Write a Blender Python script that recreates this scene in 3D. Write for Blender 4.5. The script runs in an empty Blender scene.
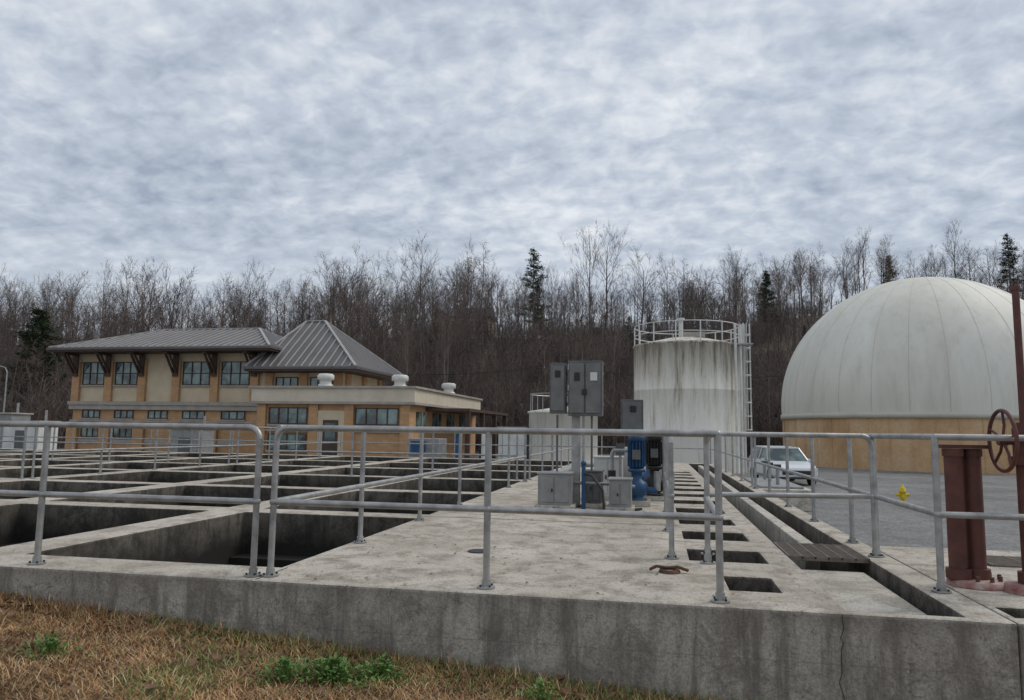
import bpy, math, random
import numpy as np
from mathutils import Vector, Matrix, noise as mnoise
random.seed(7); rng=np.random.default_rng(7)
S=bpy.context.scene
YARD=-1.03
# ---------------------------------------------------------------- materials
def new_mat(name):
    m=bpy.data.materials.new(name); m.use_nodes=True
    nt=m.node_tree; b=nt.nodes['Principled BSDF']
    return m,nt,b
def N(nt,t,**k):
    n=nt.nodes.new(t)
    for a,v in k.items():
        if a in n.inputs: n.inputs[a].default_value=v
        else: setattr(n,a,v)
    return n
def coord(nt,scale=(1,1,1)):
    tc=N(nt,'ShaderNodeTexCoord'); mp=N(nt,'ShaderNodeMapping'); mp.inputs['Scale'].default_value=scale
    nt.links.new(tc.outputs['Object'],mp.inputs['Vector']); return mp.outputs['Vector']
def noise(nt,vec,scale,detail=4,rough=.55,dist=0):
    n=N(nt,'ShaderNodeTexNoise'); n.inputs['Scale'].default_value=scale; n.inputs['Detail'].default_value=detail
    n.inputs['Roughness'].default_value=rough; n.inputs['Distortion'].default_value=dist
    nt.links.new(vec,n.inputs['Vector']); return n.outputs['Fac']
def ramp(nt,fac,stops):
    r=N(nt,'ShaderNodeValToRGB'); e=r.color_ramp.elements
    while len(e)<len(stops): e.new(.5)
    for i,(p,c) in enumerate(stops):
        e[i].position=p; e[i].color=(c[0],c[1],c[2],1) if not isinstance(c,(int,float)) else (c,c,c,1)
    nt.links.new(fac,r.inputs['Fac']); return r.outputs['Color']
def mix(nt,fac,a,b,mode='MIX'):
    m=N(nt,'ShaderNodeMix',data_type='RGBA',blend_type=mode)
    for s,v in ((0,fac),(6,a),(7,b)):
        if isinstance(v,(int,float)): m.inputs[s].default_value=v
        elif isinstance(v,tuple): m.inputs[s].default_value=(v[0],v[1],v[2],1)
        else: nt.links.new(v,m.inputs[s])
    return m.outputs[2]
def bump(nt,b,h,strength=.3,dist=.02):
    n=N(nt,'ShaderNodeBump'); n.inputs['Strength'].default_value=strength; n.inputs['Distance'].default_value=dist
    nt.links.new(h,n.inputs['Height']); nt.links.new(n.outputs[0],b.inputs['Normal'])
def simple(name,c1,c2=None,scale=3,rough=.6,metal=0,bmp=.15,bscale=30,bdist=.005,stretch=(1,1,1)):
    m,nt,b=new_mat(name); v=coord(nt,stretch)
    c2=c2 or tuple(x*.75 for x in c1)
    f=noise(nt,v,scale,4,.6)
    nt.links.new(ramp(nt,f,[(.3,c2),(.7,c1)]),b.inputs['Base Color'])
    b.inputs['Roughness'].default_value=rough; b.inputs['Metallic'].default_value=metal
    if bmp: bump(nt,b,noise(nt,v,bscale,3),bmp,bdist)
    return m
def flat(name,c,rough=.9):
    m,nt,b=new_mat(name)
    oi=N(nt,'ShaderNodeObjectInfo'); r=ramp(nt,oi.outputs['Random'],[(0,tuple(x*.65 for x in c)),(.5,c),(1,(c[0]*1.3,c[1]*1.22,c[2]*1.15))])
    nt.links.new(r,b.inputs['Base Color']); b.inputs['Roughness'].default_value=rough; b.inputs['Specular IOR Level'].default_value=.1
    return m
def concrete(name,light,mid,dark,wall=False,deep_shade=False,cracks=True):
    m,nt,b=new_mat(name); v=coord(nt)
    big=noise(nt,v,.6,4,.62,.4); med=noise(nt,v,3.0,7,.76,.3); fine=noise(nt,v,60,4,.75)
    col=ramp(nt,big,[(.38,mid),(.58,light)])
    col=mix(nt,ramp(nt,med,[(.40,.85),(.54,0)]),col,dark)
    spots=noise(nt,v,12,6,.8)
    col=mix(nt,ramp(nt,spots,[(.55,0),(.66,.7)]),col,tuple(x*.55 for x in dark))
    col=mix(nt,.65,col,ramp(nt,fine,[(.34,.42),(.60,1.0)]),'MULTIPLY')
    if cracks:
        cn=noise(nt,v,1.1,7,.55,.6)
        s=N(nt,'ShaderNodeMath',operation='SUBTRACT'); nt.links.new(cn,s.inputs[0]); s.inputs[1].default_value=.47
        a=N(nt,'ShaderNodeMath',operation='ABSOLUTE'); nt.links.new(s.outputs[0],a.inputs[0])
        col=mix(nt,ramp(nt,a.outputs[0],[(0,.6),(.004,0)]),col,(.08,.072,.06))
    if wall:
        vs=coord(nt,(3.5,3.5,.45)); st=noise(nt,vs,1.6,6,.75)
        col=mix(nt,ramp(nt,st,[(.48,0),(.62,.7)]),col,tuple(x*.55 for x in dark))
        tc=N(nt,'ShaderNodeTexCoord'); sp=N(nt,'ShaderNodeSeparateXYZ'); nt.links.new(tc.outputs['Object'],sp.inputs[0])
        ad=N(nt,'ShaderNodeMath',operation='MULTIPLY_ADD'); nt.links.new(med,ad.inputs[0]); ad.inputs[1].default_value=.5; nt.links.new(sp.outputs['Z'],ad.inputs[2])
        if not deep_shade:
            col=mix(nt,ramp(nt,ad.outputs[0],[(.14,0),(.27,.4)]),col,tuple(x*.5 for x in dark))
            wv=N(nt,'ShaderNodeMath',operation='PINGPONG'); nt.links.new(sp.outputs['Z'],wv.inputs[0]); wv.inputs[1].default_value=.15
            col=mix(nt,ramp(nt,wv.outputs[0],[(0,.3),(.006,0)]),col,(.08,.07,.06))
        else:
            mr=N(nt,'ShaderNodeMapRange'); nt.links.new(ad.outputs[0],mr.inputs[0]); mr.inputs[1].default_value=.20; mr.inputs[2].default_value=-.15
            col=mix(nt,mr.outputs[0],col,(.014,.012,.009))  # pit shade painted into the wall colour, near black with depth
    nt.links.new(col,b.inputs['Base Color']); b.inputs['Roughness'].default_value=.92
    h=mix(nt,.5,fine,med); bump(nt,b,h,.8,.016)
    return m
M={}
M['conc']=concrete('deck_concrete',(.62,.56,.475),(.49,.435,.355),(.30,.255,.20))
M['concw']=concrete('wall_concrete',(.52,.485,.42),(.41,.375,.32),(.24,.21,.175),wall=True)
M['concp']=concrete('pit_concrete_shaded',(.20,.175,.145),(.11,.095,.075),(.055,.047,.038),wall=True,deep_shade=True,cracks=False)  # inner pit walls, shade of the recess coloured in
M['lid']=concrete('lid_concrete',(.72,.66,.57),(.58,.53,.45),(.36,.32,.26))
M['galv']=simple('galvanized_pipe',(.47,.47,.46),(.27,.27,.265),9,.5,.7,.15,60)
M['steel']=simple('grey_steel_box',(.34,.34,.33),(.22,.22,.215),4,.5,.2,.05)
M['panel']=simple('weathered_panel_grey',(.15,.153,.15),(.09,.09,.088),5,.5,.2,.05)
M['panel2']=simple('weathered_panel_door',(.19,.193,.188),(.12,.12,.117),5,.5,.2,.05)
M['dark']=simple('dark_iron',(.045,.042,.04),(.025,.024,.022),8,.6,.3)
M['grate']=simple('bar_grating',(.24,.205,.17),(.13,.11,.09),12,.7,.4)
M['blue']=simple('blue_motor_paint',(.025,.10,.22),(.015,.05,.12),8,.45,.1)
M['brown']=simple('red_brown_pipe_paint',(.15,.05,.036),(.065,.026,.02),7,.6,.05,.3,40)
M['redbase']=simple('worn_red_flange',(.45,.36,.32),(.22,.05,.035),9,.7,0,.3)
M['rust']=simple('rust',(.16,.075,.04),(.07,.038,.022),14,.85,.1,.4)
M['leafb']=simple('dry_leaf',(.22,.12,.06),(.10,.055,.03),14,.85,0,.1)
M['black']=simple('rubber',(.025,.025,.025),(.015,.015,.015),8,.8)
M['whitep']=simple('white_paint',(.72,.72,.70),(.52,.52,.48),2,.5,0,.05)
M['carw']=simple('car_white_paint',(.70,.71,.72),(.64,.65,.66),1,.22,0,0)
M['yellow']=simple('yellow_paint',(.72,.55,.02),(.5,.36,.02),6,.5)
M['cream']=simple('cream_stucco',(.66,.55,.385),(.55,.45,.31),1.2,.85,0,.2,40)
M['cream2']=simple('cream_fascia',(.66,.59,.46),(.54,.475,.365),1.2,.85,0,.2,40)
M['trim']=simple('grey_cornice',(.42,.38,.32),(.31,.28,.24),2,.8)
M['trimd']=simple('brown_soffit',(.085,.052,.038),(.055,.034,.026),3,.7)
M['floor']=simple('pit_floor_dark',(.020,.018,.014),(.010,.009,.007),1.5,.4,0,.2)  # even near-black colour for the pit floors
M['bark']=flat('bark',(.165,.142,.125)); M['twig']=flat('twigs',(.135,.110,.098))
M['needle']=flat('pine_needles',(.035,.055,.026))
M['wood']=simple('pole_wood',(.14,.11,.085),(.08,.065,.05),6,.9)
M['leafw']=simple('weed_leaf',(.13,.25,.045),(.07,.15,.03),9,.55,0,0)
M['lamp']=simple('lamp_lens',(.75,.75,.72),(.6,.6,.58),6,.2)
m,nt,b=new_mat('window_glass'); b.inputs['Roughness'].default_value=.08
b.inputs['Specular IOR Level'].default_value=.9
v=coord(nt,(1,1,1)); f=noise(nt,v,.9,3); nt.links.new(ramp(nt,f,[(.4,(.03,.045,.045)),(.62,(.20,.30,.28))]),b.inputs['Base Color']); M['glass']=m
def brick(name,c1,c2,mortar):
    m,nt,b=new_mat(name)
    tc=N(nt,'ShaderNodeTexCoord'); sp=N(nt,'ShaderNodeSeparateXYZ'); nt.links.new(tc.outputs['Object'],sp.inputs[0])
    ad=N(nt,'ShaderNodeMath',operation='ADD'); nt.links.new(sp.outputs['X'],ad.inputs[0]); nt.links.new(sp.outputs['Y'],ad.inputs[1])
    cb=N(nt,'ShaderNodeCombineXYZ'); nt.links.new(ad.outputs[0],cb.inputs[0]); nt.links.new(sp.outputs['Z'],cb.inputs[1])
    br=N(nt,'ShaderNodeTexBrick'); nt.links.new(cb.outputs[0],br.inputs['Vector'])
    br.inputs['Color1'].default_value=(*c1,1); br.inputs['Color2'].default_value=(*c2,1); br.inputs['Mortar'].default_value=(*mortar,1)
    br.inputs['Scale'].default_value=1; br.inputs['Brick Width'].default_value=.42; br.inputs['Row Height'].default_value=.2; br.inputs['Mortar Size'].default_value=.012
    f=noise(nt,coord(nt),.8,5); col=mix(nt,.5,br.outputs['Color'],ramp(nt,f,[(.3,.62),(.7,1.0)]),'MULTIPLY')
    nt.links.new(col,b.inputs['Base Color']); b.inputs['Roughness'].default_value=.9; return m
M['brick']=brick('tan_orange_block',(.60,.345,.17),(.50,.285,.14),(.42,.30,.19))
m,nt,b=new_mat('tan_wall_panels'); v=coord(nt)
f=noise(nt,coord(nt,(1,1,.5)),.5,6,.6); col=ramp(nt,f,[(.3,(.46,.28,.14)),(.5,(.60,.39,.21)),(.72,(.70,.52,.33))])
f2=noise(nt,v,6,6,.8); col=mix(nt,.5,col,ramp(nt,f2,[(.35,.6),(.6,1.0)]),'MULTIPLY')
nt.links.new(col,b.inputs['Base Color']); b.inputs['Roughness'].default_value=.9; M['ply']=m
M['roof']=simple('standing_seam_metal',(.14,.132,.128),(.105,.098,.095),.8,.5,.2,0)
M['rib']=simple('standing_seam_rib',(.38,.36,.35),(.32,.30,.29),.8,.45,.2,0)
m,nt,b=new_mat('gas_dome_membrane'); v=coord(nt)
f=noise(nt,coord(nt,(1,1,.35)),.28,7,.65,.6); col=ramp(nt,f,[(.3,(.58,.555,.475)),(.55,(.68,.66,.58)),(.75,(.75,.735,.66))])
f2=noise(nt,coord(nt,(2.2,2.2,.2)),1.0,6,.7); col=mix(nt,ramp(nt,f2,[(.50,0),(.70,.38)]),col,(.46,.435,.36))
nt.links.new(col,b.inputs['Base Color']); b.inputs['Roughness'].default_value=.6; M['dome']=m
M['seam']=simple('dome_seam',(.58,.555,.475),(.50,.475,.40),1,.6,0,0)
m,nt,b=new_mat('streaked_tank_paint'); v=coord(nt,(1.6,1.6,.14))
f=noise(nt,v,1.9,8,.72); tc=N(nt,'ShaderNodeTexCoord'); sp=N(nt,'ShaderNodeSeparateXYZ'); nt.links.new(tc.outputs['Object'],sp.inputs[0])
mr=N(nt,'ShaderNodeMapRange'); nt.links.new(sp.outputs['Z'],mr.inputs[0]); mr.inputs[1].default_value=2; mr.inputs[2].default_value=7.3; mr.inputs[3].default_value=-.06; mr.inputs[4].default_value=.12
ad=N(nt,'ShaderNodeMath',operation='ADD'); nt.links.new(f,ad.inputs[0]); nt.links.new(mr.outputs[0],ad.inputs[1])
col=ramp(nt,ad.outputs[0],[(.44,(.78,.755,.67)),(.57,(.64,.60,.51)),(.72,(.22,.185,.14))])
f2=noise(nt,coord(nt),5,6,.8); col=mix(nt,ramp(nt,f2,[(.60,0),(.68,.55)]),col,(.36,.26,.17))
nt.links.new(col,b.inputs['Base Color']); b.inputs['Roughness'].default_value=.5; M['tank']=m
m,nt,b=new_mat('dead_grass_soil'); v=coord(nt)
f=noise(nt,v,3,6,.7); f2=noise(nt,v,40,5,.8)
col=ramp(nt,f,[(.3,(.13,.08,.045)),(.6,(.27,.17,.09))]); col=mix(nt,.7,col,ramp(nt,f2,[(.3,.4),(.7,1.0)]),'MULTIPLY')
nt.links.new(col,b.inputs['Base Color']); b.inputs['Roughness'].default_value=1; bump(nt,b,f2,.8,.03); M['soil']=m
m,nt,b=new_mat('yard_gravel'); v=coord(nt)
vo=N(nt,'ShaderNodeTexVoronoi'); vo.inputs['Scale'].default_value=22; nt.links.new(v,vo.inputs['Vector'])
bw=N(nt,'ShaderNodeRGBToBW'); nt.links.new(vo.outputs['Color'],bw.inputs[0])
f=noise(nt,v,.35,6,.7); col=ramp(nt,f,[(.3,(.155,.15,.145)),(.65,(.29,.285,.275))])
f3=noise(nt,v,2.2,6,.8); col=mix(nt,.6,col,ramp(nt,f3,[(.35,.55),(.6,1.0)]),'MULTIPLY')
col=mix(nt,.7,col,ramp(nt,bw.outputs[0],[(.2,.5),(.8,1.1)]),'MULTIPLY')
nt.links.new(col,b.inputs['Base Color']); b.inputs['Roughness'].default_value=.95; bump(nt,b,vo.outputs['Distance'],.5,.02); M['gravel']=m
m,nt,b=new_mat('leaf_litter'); v=coord(nt)
f=noise(nt,v,.12,7,.75); f2=noise(nt,v,2.5,5,.8)
col=ramp(nt,f,[(.3,(.062,.050,.040)),(.5,(.105,.080,.060)),(.7,(.15,.11,.078))]); col=mix(nt,.6,col,ramp(nt,f2,[(.35,.45),(.65,1.0)]),'MULTIPLY')
nt.links.new(col,b.inputs['Base Color']); b.inputs['Roughness'].default_value=1; M['litter']=m
m,nt,b=new_mat('grass_blades'); at=N(nt,'ShaderNodeAttribute',attribute_name='Col'); nt.links.new(at.outputs['Color'],b.inputs['Base Color'])
b.inputs['Roughness'].default_value=.8; b.inputs['Specular IOR Level'].default_value=.2; M['blade']=m
# ---------------------------------------------------------------- mesh builder
def empty(name,loc=(0,0,0)):
    e=bpy.data.objects.new(name,None); S.collection.objects.link(e); e.location=loc; e.empty_display_size=.2; return e
class MB:
    def __init__(s): s.v=[];s.f=[];s.m=[];s.mats=[];s.sm=[]
    def mi(s,k):
        if k not in s.mats: s.mats.append(k)
        return s.mats.index(k)
    def add(s,vs,fs,k,smooth=False):
        o=len(s.v); s.v+= [tuple(p) for p in vs]; i=s.mi(k)
        for f in fs: s.f.append(tuple(o+j for j in f)); s.m.append(i); s.sm.append(smooth)
    def box(s,x0,x1,y0,y1,z0,z1,k,rot=0,c=None):
        vs=[(x,y,z) for z in (z0,z1) for y in (y0,y1) for x in (x0,x1)]
        if rot:
            cx,cy=c or ((x0+x1)/2,(y0+y1)/2); a,b=math.cos(rot),math.sin(rot)
            vs=[(cx+(x-cx)*a-(y-cy)*b,cy+(x-cx)*b+(y-cy)*a,z) for x,y,z in vs]
        s.add(vs,[(0,2,3,1),(4,5,7,6),(0,1,5,4),(2,6,7,3),(0,4,6,2),(1,3,7,5)],k)
    def obox(s,p0,p1,w,h,k,up=(0,0,1)):
        p0=Vector(p0);p1=Vector(p1);d=(p1-p0).normalized();u=Vector(up);r=d.cross(u)
        if r.length<1e-4: r=Vector((1,0,0))
        r.normalize();u=r.cross(d).normalized()
        vs=[]
        for p in (p0,p1):
            for a,b in ((-1,-1),(1,-1),(1,1),(-1,1)): vs.append(p+r*a*w/2+u*b*h/2)
        s.add(vs,[(0,1,2,3),(7,6,5,4),(0,4,5,1),(1,5,6,2),(2,6,7,3),(3,7,4,0)],k)
    def cyl(s,p0,p1,r0,k,r1=None,n=12,cap=True):
        r1=r0 if r1 is None else r1
        p0=Vector(p0);p1=Vector(p1);d=(p1-p0).normalized()
        a=d.orthogonal().normalized();b=d.cross(a)
        vs=[]
        for p,r in ((p0,r0),(p1,r1)):
            for i in range(n):
                t=2*math.pi*i/n; vs.append(p+a*math.cos(t)*r+b*math.sin(t)*r)
        s.add(vs,[(i,(i+1)%n,n+(i+1)%n,n+i) for i in range(n)],k,True)
        if cap: s.add(vs,[tuple(range(n))[::-1],tuple(range(n,2*n))],k)
    def path(s,pts,r,k,n=10):
        pts=[Vector(p) for p in pts]
        fr=None;rings=[]
        for i,p in enumerate(pts):
            d=((pts[min(i+1,len(pts)-1)]-p).normalized()+(p-pts[max(i-1,0)]).normalized())
            d.normalize()
            if fr is None: fr=d.orthogonal().normalized()
            fr=(fr-d*fr.dot(d)).normalized(); b=d.cross(fr)
            rings.append([p+fr*math.cos(2*math.pi*j/n)*r+b*math.sin(2*math.pi*j/n)*r for j in range(n)])
        vs=[q for r_ in rings for q in r_]; fs=[]
        for i in range(len(pts)-1):
            for j in range(n): fs.append((i*n+j,i*n+(j+1)%n,(i+1)*n+(j+1)%n,(i+1)*n+j))
        s.add(vs,fs,k,True)
    def lathe(s,prof,c,k,n=32,a0=0,a1=2*math.pi):
        vs=[];full=abs(a1-a0-2*math.pi)<1e-6; m=n if full else n+1
        for r,z in prof:
            for i in range(m):
                t=a0+(a1-a0)*i/n; vs.append((c[0]+r*math.cos(t),c[1]+r*math.sin(t),c[2]+z))
        fs=[]
        for i in range(len(prof)-1):
            for j in range(n):
                jj=(j+1)%m; fs.append((i*m+j,i*m+jj,(i+1)*m+jj,(i+1)*m+j))
        s.add(vs,fs,k,True)
    def sphere(s,c,r,k,n=12,sz=1): s.lathe([(max(r*math.sin(math.pi*i/8),1e-4),-r*sz*math.cos(math.pi*i/8)) for i in range(9)],c,k,n)
    def poly(s,pts,k): s.add(pts,[tuple(range(len(pts)))],k)
    def build(s,name,parent=None,bevel=0):
        me=bpy.data.meshes.new(name); me.from_pydata(s.v,[],s.f)
        for k in s.mats: me.materials.append(M[k])
        me.polygons.foreach_set('material_index',s.m); me.polygons.foreach_set('use_smooth',s.sm); me.update()
        o=bpy.data.objects.new(name,me); S.collection.objects.link(o)
        if parent: o.parent=parent
        if bevel:
            md=o.modifiers.new('b','BEVEL'); md.width=bevel; md.segments=2; md.limit_method='ANGLE'; md.angle_limit=.7
        return o
# ---------------------------------------------------------------- camera
YAW=math.radians(11); PITCH=math.radians(6.25); ROLL=math.radians(.8)
cd=bpy.data.cameras.new('camera'); cam=bpy.data.objects.new('camera',cd); S.collection.objects.link(cam); S.camera=cam
cd.lens=26; cd.sensor_width=36; cd.clip_end=3000; cd.clip_start=.05
cam.matrix_world=Matrix.Translation((0,0,1.07))@Matrix.Rotation(YAW,4,'Z')@Matrix.Rotation(math.pi/2+PITCH,4,'X')@Matrix.Rotation(ROLL,4,'Z')
Fx,Fy=-math.sin(YAW),math.cos(YAW)
# ---------------------------------------------------------------- terrain
DX0,DX1,DY0,DY1=-34.0,2.06,4.92,28.0
def sm(t): t=max(0,min(1,t)); return t*t*(3-2*t)
def ground_z(x,y):
    g=max(YARD,min(-.03,-.575-.07*x))
    if x<-9: g=g+(YARD-g)*sm((-9-x)/26)
    if DX0+.3<x<1.85 and 5.3<y<DY1-.2: return -4.5
    z=g if y<5 else g+(YARD-g)*sm((y-5)/4)
    if y<-3: z=g+( -g-1.0)*sm((-3-y)/20)
    D=x*Fx+y*Fy; w=x*Fy-y*Fx
    if D>66:
        t=sm((D-68)/125); q=max(-1.2,min(1.2,w/max(D,1)))
        H=20+5*sm((q+.45)/.4)+10.5*sm((q-.12)/.5)
        z+=t*H+t*3.0*mnoise.noise(Vector((x*.02,y*.02,0)))+ (D-193)*.02*(D>193)
    return z
def breaks(a,b,fine,lo,hi,step,big):
    xs=[];x=lo
    while x<=hi: xs.append(x); x+=step
    l=lo; s=step
    while l>a: s=min(s*1.25,big); l-=s; xs.insert(0,l)
    h=xs[-1]; s=step
    while h<b: s=min(s*1.25,big); h+=s; xs.append(h)
    return xs
gx=sorted(set([round(v,3) for v in breaks(-600,600,0,-30,30,2.0,9)]+[DX0+.25,DX0+.35,1.83,1.90,6.5]))
gy=sorted(set([round(v,3) for v in breaks(-120,600,0,-2,30,1.0,9) ]+[5.0,5.28,5.34,DY1-.25,DY1-.15]))
vs=[(x,y,ground_z(x,y)) for y in gy for x in gx]; nx=len(gx)
fs=[];mi=[]
for j in range(len(gy)-1):
    for i in range(nx-1):
        fs.append((j*nx+i,j*nx+i+1,(j+1)*nx+i+1,(j+1)*nx+i)); cx=(gx[i]+gx[i+1])/2; cy=(gy[j]+gy[j+1])/2
        D=cx*Fx+cy*Fy
        mi.append(0 if cy<5.1 and cx<8 else (2 if D>67 or cy<-30 or abs(cx)>90 else 1))
me=bpy.data.meshes.new('ground'); me.from_pydata(vs,[],fs)
for k in ('soil','gravel','litter'): me.materials.append(M[k])
me.polygons.foreach_set('material_index',mi); me.polygons.foreach_set('use_smooth',[c==2 for c in mi]); me.update()
go=bpy.data.objects.new('ground',me); S.collection.objects.link(go)
# ---------------------------------------------------------------- concrete basin deck
pitx=[(-5.15,-2.85),(-8.5,-5.65),(-11.9,-9.0),(-15.3,-12.4),(-18.7,-15.8),(-22.1,-19.2),(-25.5,-22.6),(-28.9,-26.0),(-32.6,-29.4)]
pity=[(5.42,8.8),(9.22,12.4),(12.8,16.0),(16.4,19.6),(20.0,23.2),(23.6,27.4)]
holes=[(a,b,c,d,-3.2) for a,b in pitx for c,d in pity]
holes+=[(.50,.84,5.45,5.98,-1.0)]+[(.28,.92,6.62+1.3*i,7.27+1.3*i,-1.0) for i in range(12)]
holes+=[(1.15,1.82,5.02,27.4,-.95)]
def grid_solid(x0,x1,y0,y1,hs,zb,name,mt,mw,mp,bev=.012):
    xs=sorted({x0,x1}|{h[0] for h in hs}|{h[1] for h in hs}); ys=sorted({y0,y1}|{h[2] for h in hs}|{h[3] for h in hs})
    def solid(i,j):
        if i<0 or j<0 or i>=len(xs)-1 or j>=len(ys)-1: return False
        cx=(xs[i]+xs[i+1])/2; cy=(ys[j]+ys[j+1])/2
        return not any(h[0]<cx<h[1] and h[2]<cy<h[3] for h in hs)
    vid={};V=[];F=[];MI=[]
    def vv(x,y,z):
        k=(round(x,4),round(y,4),z)
        if k not in vid: vid[k]=len(V);V.append(k)
        return vid[k]
    for i in range(len(xs)-1):
        for j in range(len(ys)-1):
            if not solid(i,j): continue
            a,b,c,d=xs[i],xs[i+1],ys[j],ys[j+1]
            F.append((vv(a,c,0),vv(b,c,0),vv(b,d,0),vv(a,d,0)));MI.append(0)
            for (di,dj,p,q) in ((0,-1,(a,c),(b,c)),(1,0,(b,c),(b,d)),(0,1,(b,d),(a,d)),(-1,0,(a,d),(a,c))):
                if not solid(i+di,j+dj):
                    out=(i+di<0 or j+dj<0 or i+di>=len(xs)-1 or j+dj>=len(ys)-1)
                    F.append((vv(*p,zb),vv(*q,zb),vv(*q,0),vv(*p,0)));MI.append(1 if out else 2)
    me=bpy.data.meshes.new(name); me.from_pydata(V,[],F)
    for k in (mt,mw,mp): me.materials.append(M[k])
    me.polygons.foreach_set('material_index',MI); me.update()
    o=bpy.data.objects.new(name,me); S.collection.objects.link(o)
    md=o.modifiers.new('b','BEVEL'); md.width=bev; md.segments=2; md.limit_method='ANGLE'
    return o
deckE=empty('concrete_basin_deck')
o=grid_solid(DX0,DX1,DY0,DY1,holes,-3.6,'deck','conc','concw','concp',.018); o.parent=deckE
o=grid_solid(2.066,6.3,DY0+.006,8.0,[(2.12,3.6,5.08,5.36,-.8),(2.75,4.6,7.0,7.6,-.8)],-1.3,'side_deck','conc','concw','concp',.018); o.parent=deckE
b=MB()
b.box(DX0+.2,1.1,5.1,DY1-.3,-2.6,-2.4,'floor')
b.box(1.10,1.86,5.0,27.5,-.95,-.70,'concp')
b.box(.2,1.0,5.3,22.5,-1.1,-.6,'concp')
b.box(2.1,4.7,5.0,7.7,-1.0,-.72,'floor')
b.build('basin_floors',deckE)
b=MB(); b.box(1.21,1.76,5.07,7.02,-.19,-.10,'lid'); b.box(1.46,1.60,8.0,27.0,-.699,-.04,'lid')
b.build('channel_cover',deckE,.01)
b=MB()
for (x0,x1) in pitx[:6]:
    for (y0,y1) in pity[:5]:
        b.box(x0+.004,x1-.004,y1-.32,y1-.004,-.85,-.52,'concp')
        if random.random()<.6: b.cyl((x0+.3,y0+.02,-1.4),(x1-.4,y1-.33,-1.1),.05,'dark')
b.cyl((-4.4,5.5,-.95),(-3.3,8.45,-.75),.04,'galv')
b.cyl((-4.9,5.5,-1.2),(-4.9,8.45,-1.2),.09,'dark')
b.build('basin_ledges_pipes',deckE)
# joints and crack
b=MB()
for y in (9.0,12.6,16.2,19.8,23.4): b.box(-2.83,.26,y-.004,y+.004,.0008,.0026,'dark')
b.box(-2.79,-2.782,4.94,5.41,.0008,.0026,'dark'); 
for x in (-5.6,-8.9): b.box(x,x+.008,4.94,5.41,.0008,.0026,'dark')
b.build('deck_joints',deckE)
b=MB(); R=random.Random(3); x=1.10; z=-.004; pts=[(x,z)]
while z>-.8: z-=R.uniform(.03,.07); x+=R.uniform(-.022,.022); pts.append((x,z))
for (x0,z0),(x1,z1) in zip(pts,pts[1:]):
    w0=.0022; b.poly([(x0-w0,4.916,z0),(x1-w0,4.916,z1),(x1+w0,4.916,z1),(x0+w0,4.916,z0)],'dark')
b.build('wall_crack',deckE)
b=MB(); b.lathe([(.0001,.006),(.07,.006),(.09,.012),(.1,.0035)],(-1.55,6.55,0),'dark',20); b.build('deck_drain')
b=MB(); b.lathe([(.05,.012),(.055,.025),(.075,.025),(.085,.0035)],(.1,6.0,0),'rust',24); b.path([(-.05,5.98,.02),(.0,5.96,.05),(.08,6.02,.03),(.16,5.97,.05),(.24,6.0,.02)],.012,'rust',8); b.lathe([(.0001,.006),(.05,.006)],(.1,6.0,0),'dark',20); b.build('rusty_lifting_ring')
# leaf & grit debris on the deck
V=[];F=[];R=random.Random(11)
for i in range(420):
    x=R.uniform(-2.75,1.1); y=4.98+abs(R.gauss(0,2.6))
    if y>14 or (.2<x<1.0 and y>5.4): continue
    L=R.uniform(.004,.02); a=R.uniform(0,6.28); p=Vector((x,y,.004+L*.25)); o=len(V)
    d=Vector((math.cos(a),math.sin(a),R.uniform(-.25,.25)))*L; s=Vector((-math.sin(a),math.cos(a),R.uniform(-.3,.3)))*L*.6
    V+=[p-d,p+s,p+d,p-s]; F+=[(o,o+1,o+2,o+3)]
me=bpy.data.meshes.new('leaf_debris'); me.from_pydata(V,[],F); me.materials.append(M['leafb']); o=bpy.data.objects.new('leaf_debris',me); S.collection.objects.link(o)
def grating(name,x0,x1,y0,y1,z,step=.032):
    b=MB(); y=y0
    while y<y1: b.box(x0,x1,y,y+.012,z-.035,z,'grate'); y+=step
    for k in range(7):
        x=x0+(x1-x0)*k/6; b.box(x-.006,x+.006,y0,y1,z-.02,z+.003,'grate')
    b.build(name)
grating('channel_grating',1.154,1.816,7.05,7.9,.006)
grating('channel_grating',2.78,4.57,7.02,7.58,.008)
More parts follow.
